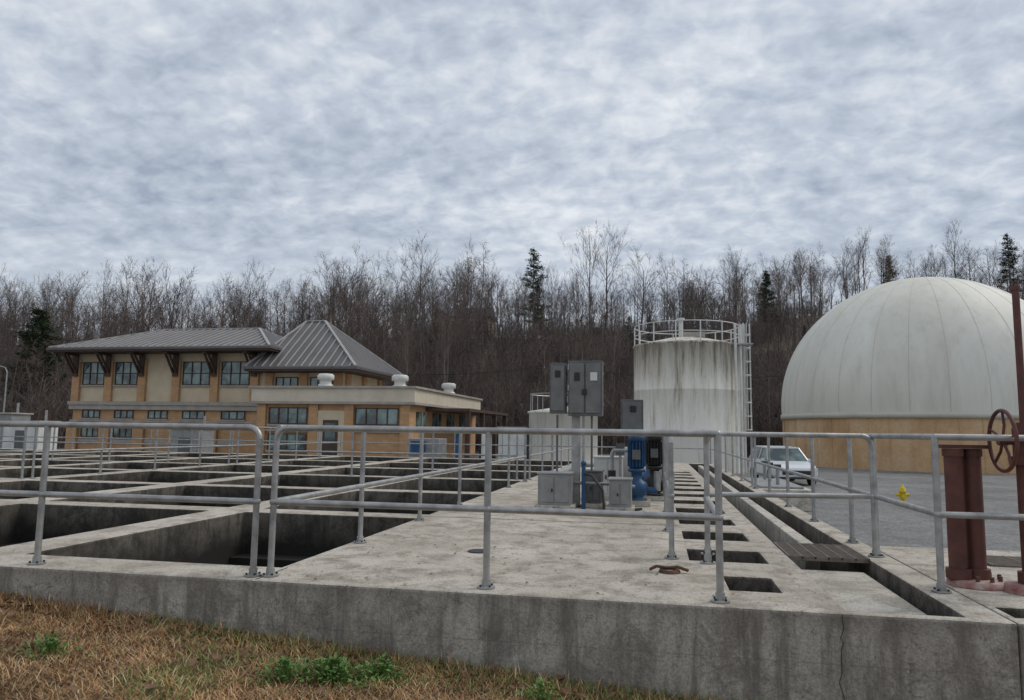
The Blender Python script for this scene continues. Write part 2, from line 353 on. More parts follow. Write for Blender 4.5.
# ---------------------------------------------------------------- railings
RH=1.07; MH=.53; PR=.0235
def railing(pts,posts=1.75,far=False,skip0=False,zb=0):
    b=MB(); n=6 if far else 12
    for z in (RH,MH):
        pp=[(p[0],p[1],zb+z) for p in pts]
        if z==RH and not far:
            def off(p,q,d): v=Vector((q[0]-p[0],q[1]-p[1],0)).normalized()*d; return (p[0]+v.x,p[1]+v.y)
            def arc(a,nx):
                out=[]
                for k in range(6):
                    t=k/5*math.pi/2; q=off(a,nx,.09*(1-math.cos(t))); out.append((q[0],q[1],zb+RH-.09+.09*math.sin(t)))
                return out
            if skip0: left=[pp[0]]
            else: left=arc(pts[0],pts[1]); b.path(left,PR,'galv',n)
            right=arc(pts[-1],pts[-2])[::-1]; b.path(right,PR,'galv',n)
            mid=[left[-1]]+pp[1:-1]+[right[0]]
            for i in range(len(mid)-1): b.cyl(mid[i],mid[i+1],PR,'galv',n=n)
            for q in mid[1:-1]: b.sphere(q,PR*1.02,'galv',n)
        else:
            for i in range(len(pp)-1): b.cyl(pp[i],pp[i+1],PR,'galv',n=n)
    for i in range(len(pts)-1):
        p=Vector(pts[i][:2]);q=Vector(pts[i+1][:2]);L=(q-p).length
        k=max(1,round(L/posts))
        for j in range(k+1):
            if j==0 and (i>0 or skip0): continue
            c=p.lerp(q,j/k)
            edge=(i==0 and j==0) or (i==len(pts)-2 and j==k)
            b.cyl((c.x,c.y,zb+.004),(c.x,c.y,zb+RH-(.09 if edge and not far else 0)),PR,'galv',n=n)
            if not far:
                b.cyl((c.x,c.y,zb+.0035),(c.x,c.y,zb+.014),.062,'galv',n=16); b.cyl((c.x,c.y,zb+.014),(c.x,c.y,zb+.06),.031,'galv',n=12)
                for t in range(4):
                    a=math.pi/4+t*math.pi/2; b.cyl((c.x+.046*math.cos(a),c.y+.046*math.sin(a),zb+.014),(c.x+.046*math.cos(a),c.y+.046*math.sin(a),zb+.026),.008,'dark',n=6)
                b.sphere((c.x,c.y,zb+MH),PR*1.3,'galv',10)
            else: b.cyl((c.x,c.y,zb+.0035),(c.x,c.y,zb+.02),.06,'galv',n=8)
    b.build('pipe_railing')
railing([(-2.87,5.05),(-4.69,5.05),(-6.45,5.05),(-15.2,5.05)],1.8)
railing([(-2.75,5.08),(-1.145,5.08),(.40,5.05),(.42,6.5)],1.6)
railing([(-2.75,5.10),(-2.75,6.75),(-2.75,15.8)],1.85,skip0=True)
railing([(-2.75,16.4),(-2.75,27.7)],1.85,True)
railing([(.13,6.65),(.13,14.0)],1.85)
railing([(.13,14.5),(.13,27.5)],1.85,True)
railing([(4.6,5.72),(1.94,5.75),(1.94,7.27),(1.94,8.12),(1.94,15.5)],1.75)
railing([(1.94,16),(1.94,27.7)],1.85,True)
railing([(.45,6.95),(1.92,7.25)],3)
railing([(-32,27.75),(1.8,27.75)],1.9,True)
railing([(-32,19.8),(-12.2,19.8)],1.9,True)
railing([(-32,12.6),(-12.2,12.6)],1.9,True)
railing([(-12.15,12.8),(-12.15,27.5)],1.9,True)
railing([(-8.8,16.2),(-3.0,16.2)],1.9,True)
# ---------------------------------------------------------------- equipment on the deck
def inv(b,name,P,bevel=0):
    l=P.location; b.v=[(x-l[0],y-l[1],z-l[2]) for x,y,z in b.v]; return b.build(name,P,bevel)
P=empty('electrical_control_panel',(-1.12,10.84,0))
b=MB()
b.box(-1.2,-1.08,10.82,10.92,0,2.0,'galv'); b.box(-1.3,-.98,10.72,10.98,0,.02,'dark'); b.box(-1.5,-.74,10.85,10.89,1.45,1.5,'galv'); b.box(-1.5,-.74,10.85,10.89,1.9,1.95,'galv')
inv(b,'support_post',P,.004)
b=MB(); b.box(-1.50,-1.27,10.62,10.84,1.33,2.06,'panel'); b.box(-1.235,-.74,10.60,10.84,1.30,2.09,'panel')
b.box(-1.21,-1.0,10.575,10.598,1.34,2.05,'panel2'); b.box(-.975,-.765,10.575,10.598,1.34,2.05,'panel2')
b.box(-1.48,-1.29,10.597,10.618,1.37,2.02,'panel2'); b.box(-1.14,-1.06,10.56,10.573,1.8,1.92,'dark'); b.box(-.91,-.81,10.56,10.573,1.8,1.92,'whitep')
b.box(-1.03,-.96,10.55,10.573,1.6,1.68,'dark'); b.box(-1.42,-1.34,10.58,10.595,1.85,1.95,'dark')
for z in (1.4,1.7,2.0):
    b.cyl((-1.225,10.59,z-.04),(-1.225,10.59,z+.04),.012,'galv',n=6)
inv(b,'enclosure',P,.006)
b=MB(); 
for i,x in enumerate((-1.40,-1.02,-.9)): b.cyl((x,10.73,.02),(x,10.73,1.31),.016,'galv' if i%2 else 'panel',n=8)
inv(b,'conduits',P)
P=empty('small_control_box',(-.37,12.2,0)); b=MB(); b.box(-.55,-.19,12.1,12.3,1.08,1.60,'panel'); b.box(-.52,-.22,12.08,12.098,1.12,1.56,'panel2'); b.box(-.40,-.34,12.17,12.23,0,1.08,'galv'); b.box(-.40,-.30,12.06,12.079,1.4,1.5,'dark'); inv(b,'box_and_post',P,.006)
def skid_box(x,y,w,d,h,k='steel'):
    P=empty('equipment_cabinet',(x,y,0)); b=MB()
    b.box(x-w/2-.04,x+w/2+.04,y-d/2-.04,y+d/2+.04,.004,.06,'lid')
    b.box(x-w/2,x+w/2,y-d/2,y+d/2,.06,h,k); b.box(x-w/2-.015,x+w/2+.015,y-d/2-.015,y+d/2+.015,h+.001,h+.025,k)
    b.box(x-w/2+.03,x-.01,y-d/2-.012,y-d/2-.002,.1,h-.04,k); b.box(x+.01,x+w/2-.03,y-d/2-.012,y-d/2-.002,.1,h-.04,k)
    b.box(x-.04,x-.02,y-d/2-.03,y-d/2-.013,h*.5,h*.6,'dark')
    inv(b,'cabinet',P,.006)
skid_box(-1.38,10.5,.46,.4,.48); skid_box(-.88,10.9,.24,.35,.5,'panel'); skid_box(-.48,10.5,.30,.4,.42); skid_box(-.75,12.2,.45,.4,.66,'whitep')
b=MB(); b.box(-1.5,-.3,9.72,9.95,.004,.04,'dark'); b.box(-1.45,-.35,9.75,9.92,.041,.06,'rust'); b.build('steel_base_plate',None,.004)
def pump(x,y,s=1,k='blue'):
    P=empty('vertical_pump_motor',(x,y,0)); b=MB()
    b.box(x-.2*s,x+.2*s,y-.2*s,y+.2*s,.004,.08*s,'lid')
    b.lathe([(.001,.08),(.15,.08),(.15,.1),(.09,.12),(.15,.17),(.17,.26),(.15,.34),(.08,.38),(.08,.48),(.13,.5),(.13,.54),(.001,.54)],(x,y,0),k,20)
    b.cyl((x,y,.22*s),(x-.34*s,y-.05,.22*s),.06,k); b.cyl((x-.34*s,y-.05,.22*s),(x-.37*s,y-.05,.22*s),.10,k)
    b.cyl((x,y,.22*s),(x+.3*s,y+.05,.22*s),.05,k); b.cyl((x+.3*s,y+.05,.22*s),(x+.3*s,y+.05,.5*s),.05,'galv')
    b.lathe([(.001,.545),(.11,.545),(.11,.95),(.125,.955),(.12,1.03),(.06,1.06),(.001,1.06)],(x,y,0),k,20)
    for i in range(16):
        a=i*math.pi/8; b.obox((x+.115*math.cos(a),y+.115*math.sin(a),.57),(x+.115*math.cos(a),y+.115*math.sin(a),.93),.012,.035,k,up=(math.cos(a),math.sin(a),0))
    b.box(x-.06,x+.06,y-.2,y-.105,.68,.82,'panel')
    inv(b,'motor_and_volute',P)
pump(-.28,11.3); pump(-.02,12.3,.9,'dark'); pump(-.1,13.9,.9)
b=MB(); b.cyl((-.98,10.35,.004),(-.98,10.35,.62),.03,'blue'); b.sphere((-.98,10.35,.64),.04,'blue'); b.path([(-.98,10.35,.5),(-.85,10.2,.48),(-.7,10.1,.3),(-.68,10.08,.05)],.018,'dark',8); b.build('blue_sample_pipe')
b=MB()
b.path([(-1.15,10.7,.35),(-.6,10.75,.34),(-.3,10.9,.3)],.025,'steel',8); b.path([(-.65,11.4,.03),(-.65,11.4,.75),(-.62,11.4,.80),(-.4,11.35,.8)],.03,'galv',8)
b.path([(-1.7,11.0,.02),(-1.6,10.7,.02),(-1.35,10.2,.02),(-.9,10.05,.02),(-.5,10.15,.02),(-.2,10.6,.02)],.018,'black',8)
b.cyl((-.65,11.4,.4),(-.65,11.4,.5),.06,'dark'); b.cyl((-.55,11.9,.004),(-.55,11.9,.9),.022,'galv'); b.box(-.62,-.48,11.84,11.90,.72,.9,'panel')
b.build('equipment_hoses_and_pipes')
b=MB(); b.path([(-2.0,15,.2),(-2.0,20,.2),(-1.9,20.2,.2),(-.5,20.2,.2)],.07,'steel'); 
for y in (15.5,16.5,17.5,19): b.box(-2.1,-1.9,y-.05,y+.05,.004,.14,'steel')
b.lathe([(.001,.0035),(.3,.0035),(.3,.6),(.25,.7),(.001,.74)],(-.7,17.5,0),'steel',20)
b.build('process_piping')
P=empty('white_process_tank',(-4.1,33.5,YARD)); b=MB()
b.lathe([(1.55,0),(1.55,2.9),(1.62,2.92),(1.62,3.0),(.001,3.25)],(-4.1,33.5,YARD),'tank',32)
b.box(-6.9,-5.7,32.6,34,YARD,1.2,'whitep'); b.box(-6.95,-5.65,32.55,34.05,1.2,1.26,'trim')
for i in range(12):
    a=i*math.pi/6; x=-4.1+1.5*math.cos(a);y=33.5+1.5*math.sin(a); b.cyl((x,y,1.9),(x,y,2.75),.02,'galv',n=6)
b.lathe([(1.48,3.75),(1.52,3.75),(1.52,3.79),(1.48,3.79),(1.48,3.75)],(-4.1,33.5,YARD),'galv',24)
inv(b,'tank_shell',P)
P=empty('blue_equipment_unit',(-9.5,31,YARD)); b=MB(); b.box(-10.4,-9.0,30.4,31.6,YARD,.7,'steel'); b.box(-10.2,-9.6,30.2,30.39,.1,.6,'blue'); b.cyl((-8.4,31,YARD),(-8.4,31,1.1),.1,'blue'); b.cyl((-8.4,31,1.0),(-7.2,31,1.0),.08,'blue'); b.cyl((-7.2,31,1.0),(-7.2,31,YARD),.1,'whitep'); inv(b,'unit',P,.02)
for (x,y,w,h,k) in ((-30.2,31.5,2.0,2.2,'whitep'),(-33.5,33,2.4,2.6,'steel'),(-21,31,1.4,2.0,'steel')):
    P=empty('pump_station_cabinet',(x,y,YARD)); b=MB(); b.box(x-w/2,x+w/2,y-.6,y+.6,YARD,YARD+h,k); b.box(x-w/2-.08,x+w/2+.08,y-.7,y+.7,YARD+h,YARD+h+.08,'trim'); b.box(x-.3,x+.3,y-.63,y-.602,YARD+.2,YARD+h-.4,'panel'); b.cyl((x+.4*w,y,YARD+h+.08),(x+.4*w,y,YARD+h+.6),.06,'galv'); inv(b,'housing',P,.02)
# ---------------------------------------------------------------- valves at the right
P=empty('gate_valve_operator',(2.22,6.08,0)); b=MB()
for x,y in ((2.165,6.06),(2.305,6.10)):
    b.cyl((x,y,.05),(x,y,.97),.062,'brown',n=20); b.cyl((x,y,.93),(x,y,.985),.072,'brown',n=20)
    b.cyl((x,y,.05),(x,y,.12),.085,'brown',n=20)
b.box(2.08,2.39,6.01,6.15,.988,1.015,'brown')
b.lathe([(.001,.05),(.17,.05),(.19,.04),(.20,.0035)],(2.29,6.08,0),'redbase',28)
for i in range(10):
    a=i*math.pi/5; b.cyl((2.29+.15*math.cos(a),6.08+.15*math.sin(a),.05),(2.29+.15*math.cos(a),6.08+.15*math.sin(a),.085),.014,'rust',n=6)
inv(b,'valve_stems',P)
P=empty('handwheel_valve_operator',(2.58,5.90,0)); b=MB()
x,y=2.58,5.90
b.lathe([(.001,.06),(.12,.06),(.17,.05),(.19,.0035)],(x,y,0),'redbase',24); b.cyl((x,y,.05),(x,y,.92),.062,'brown',n=20); b.cyl((x,y,.06),(x,y,.14),.09,'brown',n=20); b.cyl((x,y,.88),(x,y,.94),.10,'brown',n=20)
b.cyl((x,y,.94),(x,y,1.14),.075,'brown',n=20); b.cyl((x,y,1.14),(x,y,1.18),.05,'brown',n=16); b.cyl((x,y,1.18),(x,y,2.14),.024,'brown',n=14); b.cyl((x,y,2.14),(x,y,2.17),.03,'brown',n=14)
b.cyl((x,y-.02,1.05),(x-.14,y-.02,1.05),.03,'brown'); inv(b,'pedestal',P)
b=MB(); c=Vector((x-.15,y-.02,1.05)); R=.215
ring=[c+Vector((0,R*math.cos(t*math.pi/18),R*math.sin(t*math.pi/18))) for t in range(37)]
b.path(ring,.014,'brown',10); b.cyl(c+Vector((-.03,0,0)),c+Vector((.03,0,0)),.035,'brown')
for i in range(5):
    a=.4+i*2*math.pi/5; b.path([c,c+Vector((.012,R*.5*math.cos(a),R*.5*math.sin(a))),c+Vector((0,R*math.cos(a),R*math.sin(a)))],.010,'brown',8)
wh=inv(b,'handwheel',P)
# ---------------------------------------------------------------- storage tank
TX,TY,TR,TT=1.75,43.1,2.95,6.0
P=empty('steel_storage_tank',(TX,TY,YARD)); b=MB()
b.lathe([(TR,YARD),(TR,.9),(TR+.015,.93),(TR,.96),(TR,3.4),(TR+.015,3.43),(TR,3.46),(TR,TT-.1),(TR+.05,TT-.1),(TR+.05,TT)],(TX,TY,0),'tank',64)
b.lathe([(TR+.05,TT),(TR*.4,TT+.42),(.001,TT+.55)],(TX,TY,0),'tank',48)
inv(b,'shell',P)
b=MB(); rr=TR-.05
for i in range(14):
    a=i*math.pi/7; b.cyl((TX+rr*math.cos(a),TY+rr*math.sin(a),TT),(TX+rr*math.cos(a),TY+rr*math.sin(a),TT+1.1),.035,'whitep',n=6)
for z in (TT+.55,TT+1.1): b.path([(TX+rr*math.cos(i*math.pi/20),TY+rr*math.sin(i*math.pi/20),z) for i in range(41)],.028,'whitep',6)
b.cyl((TX-.3,TY-.6,TT+.4),(TX-.3,TY-.6,TT+1.45),.13,'whitep'); b.cyl((TX-.3,TY-.6,TT+1.45),(TX-.3,TY-.6,TT+1.55),.22,'whitep')
b.cyl((TX+.9,TY,TT+.3),(TX+.9,TY,TT+.9),.16,'rust')
b.box(TX-.2,TX+1.0,TY-1.1,TY-.9,TT+.42,TT+.7,'trim')
inv(b,'roof_railing',P)
b=MB(); lx=TX+TR+.12; ly=TY-.6
for dy in (-.22,.22): b.cyl((lx,ly+dy,YARD),(lx,ly+dy,TT+1.2),.045,'whitep',n=6)
z=YARD+.3
while z<TT+1: b.cyl((lx,ly-.22,z),(lx,ly+.22,z),.016,'whitep',n=6); z+=.3
z=1.3
while z<TT+1.3:
    b.path([(lx+.38*math.sin(t*math.pi/8),ly-.36*math.cos(t*math.pi/8),z) for t in range(9)],.03,'whitep',6); z+=.75
for t in (1,3,5,7): b.cyl((lx+.38*math.sin(t*math.pi/8),ly-.36*math.cos(t*math.pi/8),1.3),(lx+.38*math.sin(t*math.pi/8),ly-.36*math.cos(t*math.pi/8),TT+1.2),.022,'whitep',n=6)
for dx,dy in ((-.35,-2.0),(-.05,-1.7)): b.cyl((TX+TR+dx-.1,TY+dy,YARD),(TX+TR+dx-.1,TY+dy,TT+1.0),.07,'whitep',n=8)
b.box(TX+TR-1.0,TX+TR+.5,TY-1.9,TY-1.0,TT-.12,TT-.05,'galv')
inv(b,'caged_ladder',P)
# ---------------------------------------------------------------- gas dome
GX,GY,GR,GW=18.9,57.6,9.6,2.5
P=empty('digester_gas_dome',(GX,GY,YARD)); b=MB()
b.lathe([(GR-.05,YARD),(GR-.05,GW)],(GX,GY,0),'ply',96)
for i in range(48):
    a=i*math.pi/24; b.obox((GX+(GR-.04)*math.cos(a),GY+(GR-.04)*math.sin(a),YARD),(GX+(GR-.04)*math.cos(a),GY+(GR-.04)*math.sin(a),GW-.13),.05,.05,'ply',up=(math.cos(a),math.sin(a),0))
b.lathe([(GR-.04,GW-.30),(GR+.10,GW-.30),(GR+.10,GW+.02),(GR+.02,GW+.06)],(GX,GY,0),'seam',96)
inv(b,'base_wall',P)
def prof(t): return (GR*math.cos(t)*(1+.03*math.sin(2*t)),GW+.05+GR*1.03*math.sin(t))
b=MB(); b.lathe([(max(prof(i*math.pi/64)[0],.001),prof(i*math.pi/64)[1]) for i in range(33)],(GX,GY,0),'dome',128); inv(b,'membrane',P)
b=MB()
for i in range(28):
    a=i*math.pi/14+.05; b.path([(GX+(prof(t*math.pi/64)[0])*math.cos(a),GY+(prof(t*math.pi/64)[0])*math.sin(a),prof(t*math.pi/64)[1]-.004) for t in range(0,33)],.018,'seam',6)
inv(b,'membrane_seams',P)
# ---------------------------------------------------------------- car
def car(x0,y0,rot):
    P=empty('parked_car',(x0,y0,YARD)); P.rotation_euler[2]=rot
    b=MB()
    secs=[(-2.25,.78,.35,.66,.0),(-2.2,.86,.28,.74,0),(-1.9,.90,.25,.86,0),(-.95,.92,.25,.98,0),(.0,.93,.25,1.0,0),(1.4,.93,.25,1.02,0),(2.1,.90,.28,1.0,0),(2.25,.82,.36,.9,0)]
    vs=[];n=8
    for (y,w,zl,zh,_) in secs:
        vs+=[(-w*.9,y,zl),(-w,y,zl+.15),(-w,y,(zl+zh)/2+.1),(-w*.93,y,zh),(w*.93,y,zh),(w,y,(zl+zh)/2+.1),(w,y,zl+.15),(w*.9,y,zl)]
    fs=[(i*n+j,i*n+(j+1)%n,(i+1)*n+(j+1)%n,(i+1)*n+j) for i in range(len(secs)-1) for j in range(n)]+[tuple(range(n))[::-1],tuple((len(secs)-1)*n+j for j in range(n))]
    b.add(vs,fs,'carw'); b.build('body',P,.04)
    b=MB(); 
    lo=[(-.85,-.98,.985),(.85,-.98,.985),(.85,2.1,1.0),(-.85,2.1,1.0)]; hi=[(-.66,-.3,1.52),(.66,-.3,1.52),(.68,1.75,1.55),(-.68,1.75,1.55)]
    b.add(lo+hi,[(4,5,6,7)],'carw'); b.add(lo+hi,[(0,1,5,4),(1,2,6,5),(2,3,7,6),(3,0,4,7)],'glass')
    for i in range(4): b.obox(lo[i],hi[i],.07,.07,'carw')
    for i in range(4): b.obox(hi[i],hi[(i+1)%4],.09,.06,'carw')
    for s in (-1,1): b.obox((s*.86,.5,1.0),(s*.68,.5,1.53),.07,.05,'carw')
    b.build('cabin',P,.01)
    b=MB()
    for sx in (-1,1):
        for y in (-1.42,1.4):
            b.cyl((sx*.72,y,.33),(sx*.945,y,.33),.33,'black',n=24); b.cyl((sx*.946,y,.33),(sx*.955,y,.33),.2,'galv',n=20)
    b.box(-.6,.6,-2.27,-2.235,.45,.62,'dark'); b.box(-.82,.82,-2.27,-2.22,.28,.36,'dark')
    for s in (-1,1): b.box(s*.7-.14,s*.7+.14,-2.262,-2.18,.6,.74,'lamp'); b.box(s*.98-.08,s*.98+.08,-.75,-.65,.95,1.08,'carw')
    b.box(-.17,.17,-2.285,-2.272,.4,.5,'whitep')
    b.build('wheels_and_lights',P)
car(5.5,35.0,.12)
P=empty('fire_hydrant',(7.4,24.8,YARD)); b=MB()
b.lathe([(.13,0),(.13,.04),(.085,.05),(.085,.40),(.11,.41),(.11,.44),(.095,.46),(.085,.53),(.04,.58),(.03,.60),(.03,.64),(.001,.64)],(0,0,0),'yellow',20)
b.cyl((-.16,0,.33),(.16,0,.33),.045,'yellow'); b.cyl((0,-.17,.28),(0,0,.28),.06,'yellow'); b.cyl((-.18,0,.33),(-.16,0,.33),.055,'yellow'); b.cyl((.16,0,.33),(.18,0,.33),.055,'yellow'); b.cyl((0,-.19,.28),(0,-.17,.28),.07,'yellow')
b.build('hydrant_body',P)
P=empty('concrete_vault',(3.6,26,YARD)); b=MB(); b.box(2.7,4.3,22,26.5,YARD,-.45,'lid'); b.box(2.9,4.1,22.3,26.2,-.449,-.38,'steel')
for y in (23,24.5,25.6): b.cyl((3.5,y,-.38),(3.5,y,.15),.05,'steel'); b.cyl((3.4,y,.15),(3.6,y,.15),.06,'dark')
inv(b,'vault',P,.02)
# ---------------------------------------------------------------- administration building
B=empty('administration_building')
def roof_plane(b,pts,e0,e1,spacing=.6):
    b.poly(pts,'roof')
    pts=[Vector(p) for p in pts]; e=(Vector(e1)-Vector(e0)).normalized()
    n=(pts[1]-pts[0]).cross(pts[2]-pts[0]).normalized()
    if n.z<0: n=-n
    s=n.cross(e); 
    if s.z<0: s=-s
    o=Vector(e0); q=[((p-o).dot(e),(p-o).dot(s)) for p in pts]
    a=min(x for x,_ in q)+.15; amax=max(x for x,_ in q)
    while a<amax:
        hit=[]
        for i in range(len(q)):
            (x0,y0),(x1,y1)=q[i],q[(i+1)%len(q)]
            if (x0-a)*(x1-a)<=0 and abs(x1-x0)>1e-6: hit.append(y0+(y1-y0)*(a-x0)/(x1-x0))
        if len(hit)>=2 and max(hit)-min(hit)>.15:
            p0=o+e*a+s*min(hit)+n*.03; p1=o+e*a+s*max(hit)+n*.03; b.obox(p0,p1,.085,.08,'rib',up=n)
        a+=spacing
def hip(b,x0,x1,y0,y1,ze,zr,rx0,rx1,ry):
    A,Bp,C,Dp=(x0,y0,ze),(x1,y0,ze),(x1,y1,ze),(x0,y1,ze); R0,R1=(rx0,ry,zr),(rx1,ry,zr)
    roof_plane(b,[A,Bp,R1,R0],A,Bp); roof_plane(b,[Bp,C,R1],Bp,C); roof_plane(b,[C,Dp,R0,R1],C,Dp); roof_plane(b,[Dp,A,R0],Dp,A)
    for p,q in ((A,R0),(Bp,R1),(C,R1),(Dp,R0),(R0,R1)): b.obox(Vector(p)+Vector((0,0,.05)),Vector(q)+Vector((0,0,.05)),.2,.1,'rib')
    b.box(x0,x1,y0,y1,ze-.30,ze-.012,'trimd'); b.box(x0-.08,x1+.08,y0-.1,y0-.003,ze-.16,ze-.0,'roof'); b.box(x1+.003,x1+.1,y0,y1,ze-.16,ze,'roof')
def window(b,x0,x1,z0,z1,y,n=2,rows=2):
    b.box(x0,x1,y-.03,y-.004,z0,z1,'glass')
    f=.06
    for i in range(n+1):
        x=x0+(x1-x0)*i/n; b.box(x-f/2,x+f/2,y-.09,y-.032,z0,z1,'trimd')
    for j in range(rows+1):
        z=z0+(z1-z0)*j/rows; b.box(x0-f/2,x1+f/2,y-.085,y-.0335,z-f/2,z+f/2,'trimd')
    b.box(x0-.1,x1+.1,y-.16,y-.004,z0-.16,z0-.05,'trim')
yw=50.0
b=MB()
b.box(-44.3,-28.3,yw,58,YARD,2.28,'brick'); b.box(-44.3,-28.3,yw+.01,57.9,2.28,6.7,'cream')
b.box(-44.5,-28.2,yw-.25,yw-.01,2.28,2.62,'trim'); b.box(-44.55,-28.15,yw-.35,yw-.01,2.63,2.9,'trim')
b.box(-44.45,-28.2,yw-.12,yw-.01,1.35,1.5,'trim')
b.box(-44.45,-28.2,yw-.12,yw-.01,-.2,.02,'trim')
px=[-44.1,-41.25,-38.35,-35.45,-32.25,-29.0]
for x in px:
    b.box(x-.32,x+.32,yw-.22,yw-.012,2.91,5.9,'brick')
    b.box(x-.36,x+.36,yw-.26,yw-.012,5.901,6.02,'trim')
    b.box(x-.45,x+.45,yw-.28,yw-.125,YARD,1.34,'brick')
b.build('main_wing_walls',B)
b=MB()
for x in px:
    for dx in (-.15,.15):
        b.obox((x+dx,yw-.3,5.0),(x+dx,yw-1.4,6.45),.12,.14,'trimd')
    b.box(x-.22,x+.22,yw-.36,yw-.27,4.8,6.55,'trimd')
    b.box(x-.2,x+.2,yw-1.7,yw-.37,6.4,6.54,'trimd')
b.build('eave_brackets',B)
b=MB()
for a,c in ((-43.6,-41.75),(-40.75,-38.85),(-34.95,-32.75),(-31.75,-29.5)): window(b,a,c,4.2,5.9,yw,3,2)
for a,c in ((-43.4,-41.9),(-40.6,-39.0),(-37.7,-36.1),(-34.8,-33.0),(-31.6,-29.7)): window(b,a,c,1.66,2.2,yw,3,1)
for a,c in ((-43.4,-41.9),(-40.6,-39.0),(-34.8,-33.0)): window(b,a,c,.2,1.2,yw,3,1)
b.build('main_wing_windows',B)
b=MB(); hip(b,-45.1,-26.9,48.0,60,6.85,8.95,-39.7,-31.2,54); b.build('main_wing_roof',B)
b=MB(); b.box(-28.2,-21.9,49.6,57.0,YARD,5.05,'cream')
for x in (-27.6,-24.9,-22.25): b.box(x-.3,x+.3,49.4,49.59,3.0,5.0,'brick')
b.box(-21.89,-21.7,49.9,50.6,3.0,5.0,'brick'); b.box(-21.89,-21.7,53,53.6,3.0,5.0,'brick'); b.box(-21.89,-21.7,56.2,56.8,3.0,5.0,'brick')
window(b,-27.1,-25.4,3.5,4.7,49.6,3,1); window(b,-24.4,-22.7,3.5,4.7,49.6,3,1)
b.build('entry_block_walls',B)
b=MB(); hip(b,-28.7,-20.3,47.9,58.4,5.35,9.35,-26.7,-25.2,53.2); b.build('entry_block_roof',B)
b=MB(); b.box(-25.2,-14.9,44,61,YARD,2.75,'brick')
b.box(-25.55,-14.55,43.65,61.2,2.76,3.60,'cream2'); b.box(-25.7,-14.4,43.5,61.35,3.605,3.74,'trim'); b.box(-25.62,-14.48,43.58,61.25,2.6,2.755,'trim')
for x in (-24.9,-21.3,-18.9,-15.2): b.box(x-.3,x+.3,43.8,43.99,YARD,2.59,'brick')
b.box(-21.0,-19.2,43.85,43.99,YARD,2.2,'cream'); b.box(-20.6,-19.6,43.78,43.84,YARD,1.6,'trimd'); b.box(-20.45,-19.75,43.76,43.778,.2,1.4,'glass')
window(b,-24.4,-21.8,1.35,2.35,44,4,1); window(b,-18.5,-15.7,1.35,2.35,44,4,1); window(b,-24.4,-21.8,-.3,.7,44,4,1)
b.box(-24.6,-21.7,43.86,43.99,.85,.98,'trim'); b.box(-18.5,-15.6,43.86,43.99,.85,.98,'trim')
b.build('front_block_walls',B)
b=MB(); b.box(-14.899,-11.9,47,60,2.3,2.5,'trimd'); 
for y in (47.4,51.5,55.6,59.6): b.box(-12.25,-11.95,y-.15,y+.15,YARD,2.3,'trimd')
for y in (46.0,49.5,53,56.5): 
    b.box(-14.895,-14.80,y-.9,y+.9,1.2,2.2,'glass'); b.box(-14.79,-14.75,y-.05,y+.05,1.2,2.2,'trim')
b.build('side_porch',B)
b=MB()
for x,y in ((-21.8,46.5),(-16.9,47.5),(-15.9,56.0)):
    b.lathe([(.5,3.74),(.5,4.0),(.38,4.05),(.38,4.3),(.56,4.34),(.56,4.62),(.45,4.72),(.001,4.76)],(x,y,0),'whitep',20)
b.build('roof_ventilators',B)
# ---------------------------------------------------------------- poles
def lamp(x,y,h):
    P=empty('street_lamp',(x,y,YARD)); b=MB(); b.cyl((0,0,0),(0,0,h),.07,'galv',r1=.04); b.path([(0,0,h-.05),(-.2,0,h+.25),(-.7,0,h+.38),(-1.3,0,h+.35)],.03,'galv'); b.box(-1.8,-1.2,-.14,.14,h+.27,h+.37,'galv'); b.box(-1.75,-1.25,-.1,.1,h+.24,h+.268,'lamp'); b.cyl((0,0,0),(0,0,.3),.16,'lid'); b.build('mast',P)
lamp(-42.5,42,5.6)
def upole(x,y,h):
    z=ground_z(x,y); P=empty('utility_pole',(x,y,z)); b=MB(); b.cyl((0,0,-.5),(0,0,h),.16,'wood',r1=.1,n=8); b.box(-1.2,1.2,-.06,.06,h-.7,h-.55,'wood')
    for k in (-1.05,-.4,.4,1.05): b.cyl((k,0,h-.55),(k,0,h-.38),.05,'steel',n=6)
    b.build('pole_and_crossarm',P); return Vector((x,y,z+h-.38))
tops=[upole(-70,60,9),upole(-38,68,9),upole(-9,67.5,8.5),upole(20,76,9),upole(52,84,9)]
b=MB()
for i in range(4):
    for k in (-1.05,.4):
        p=tops[i]+Vector((k,0,0));q=tops[i+1]+Vector((k,0,0))
        b.path([p.lerp(q,t/10)-Vector((0,0,1.1*4*(t/10)*(1-t/10))) for t in range(11)],.018,'black',4)
b.build('power_lines')
hx,hy=Fx*176+Fy*(-10),Fy*176-Fx*(-10); hz=ground_z(hx,hy)
P=empty('hillside_house',(hx,hy,hz)); b=MB(); b.box(-5,5,-4,4,-1,4.2,'cream'); 
b.add([(-5.5,-4.6,4.2),(5.5,-4.6,4.2),(5.5,4.6,4.2),(-5.5,4.6,4.2),(-5.5,0,7),(5.5,0,7)],[(0,1,5,4),(2,3,4,5),(1,2,5),(3,0,4)],'roof')
for x in (-3,0,3): window(b,x-.6,x+.6,1.5,3.2,-4,2,2)
b.build('house_shell',P)
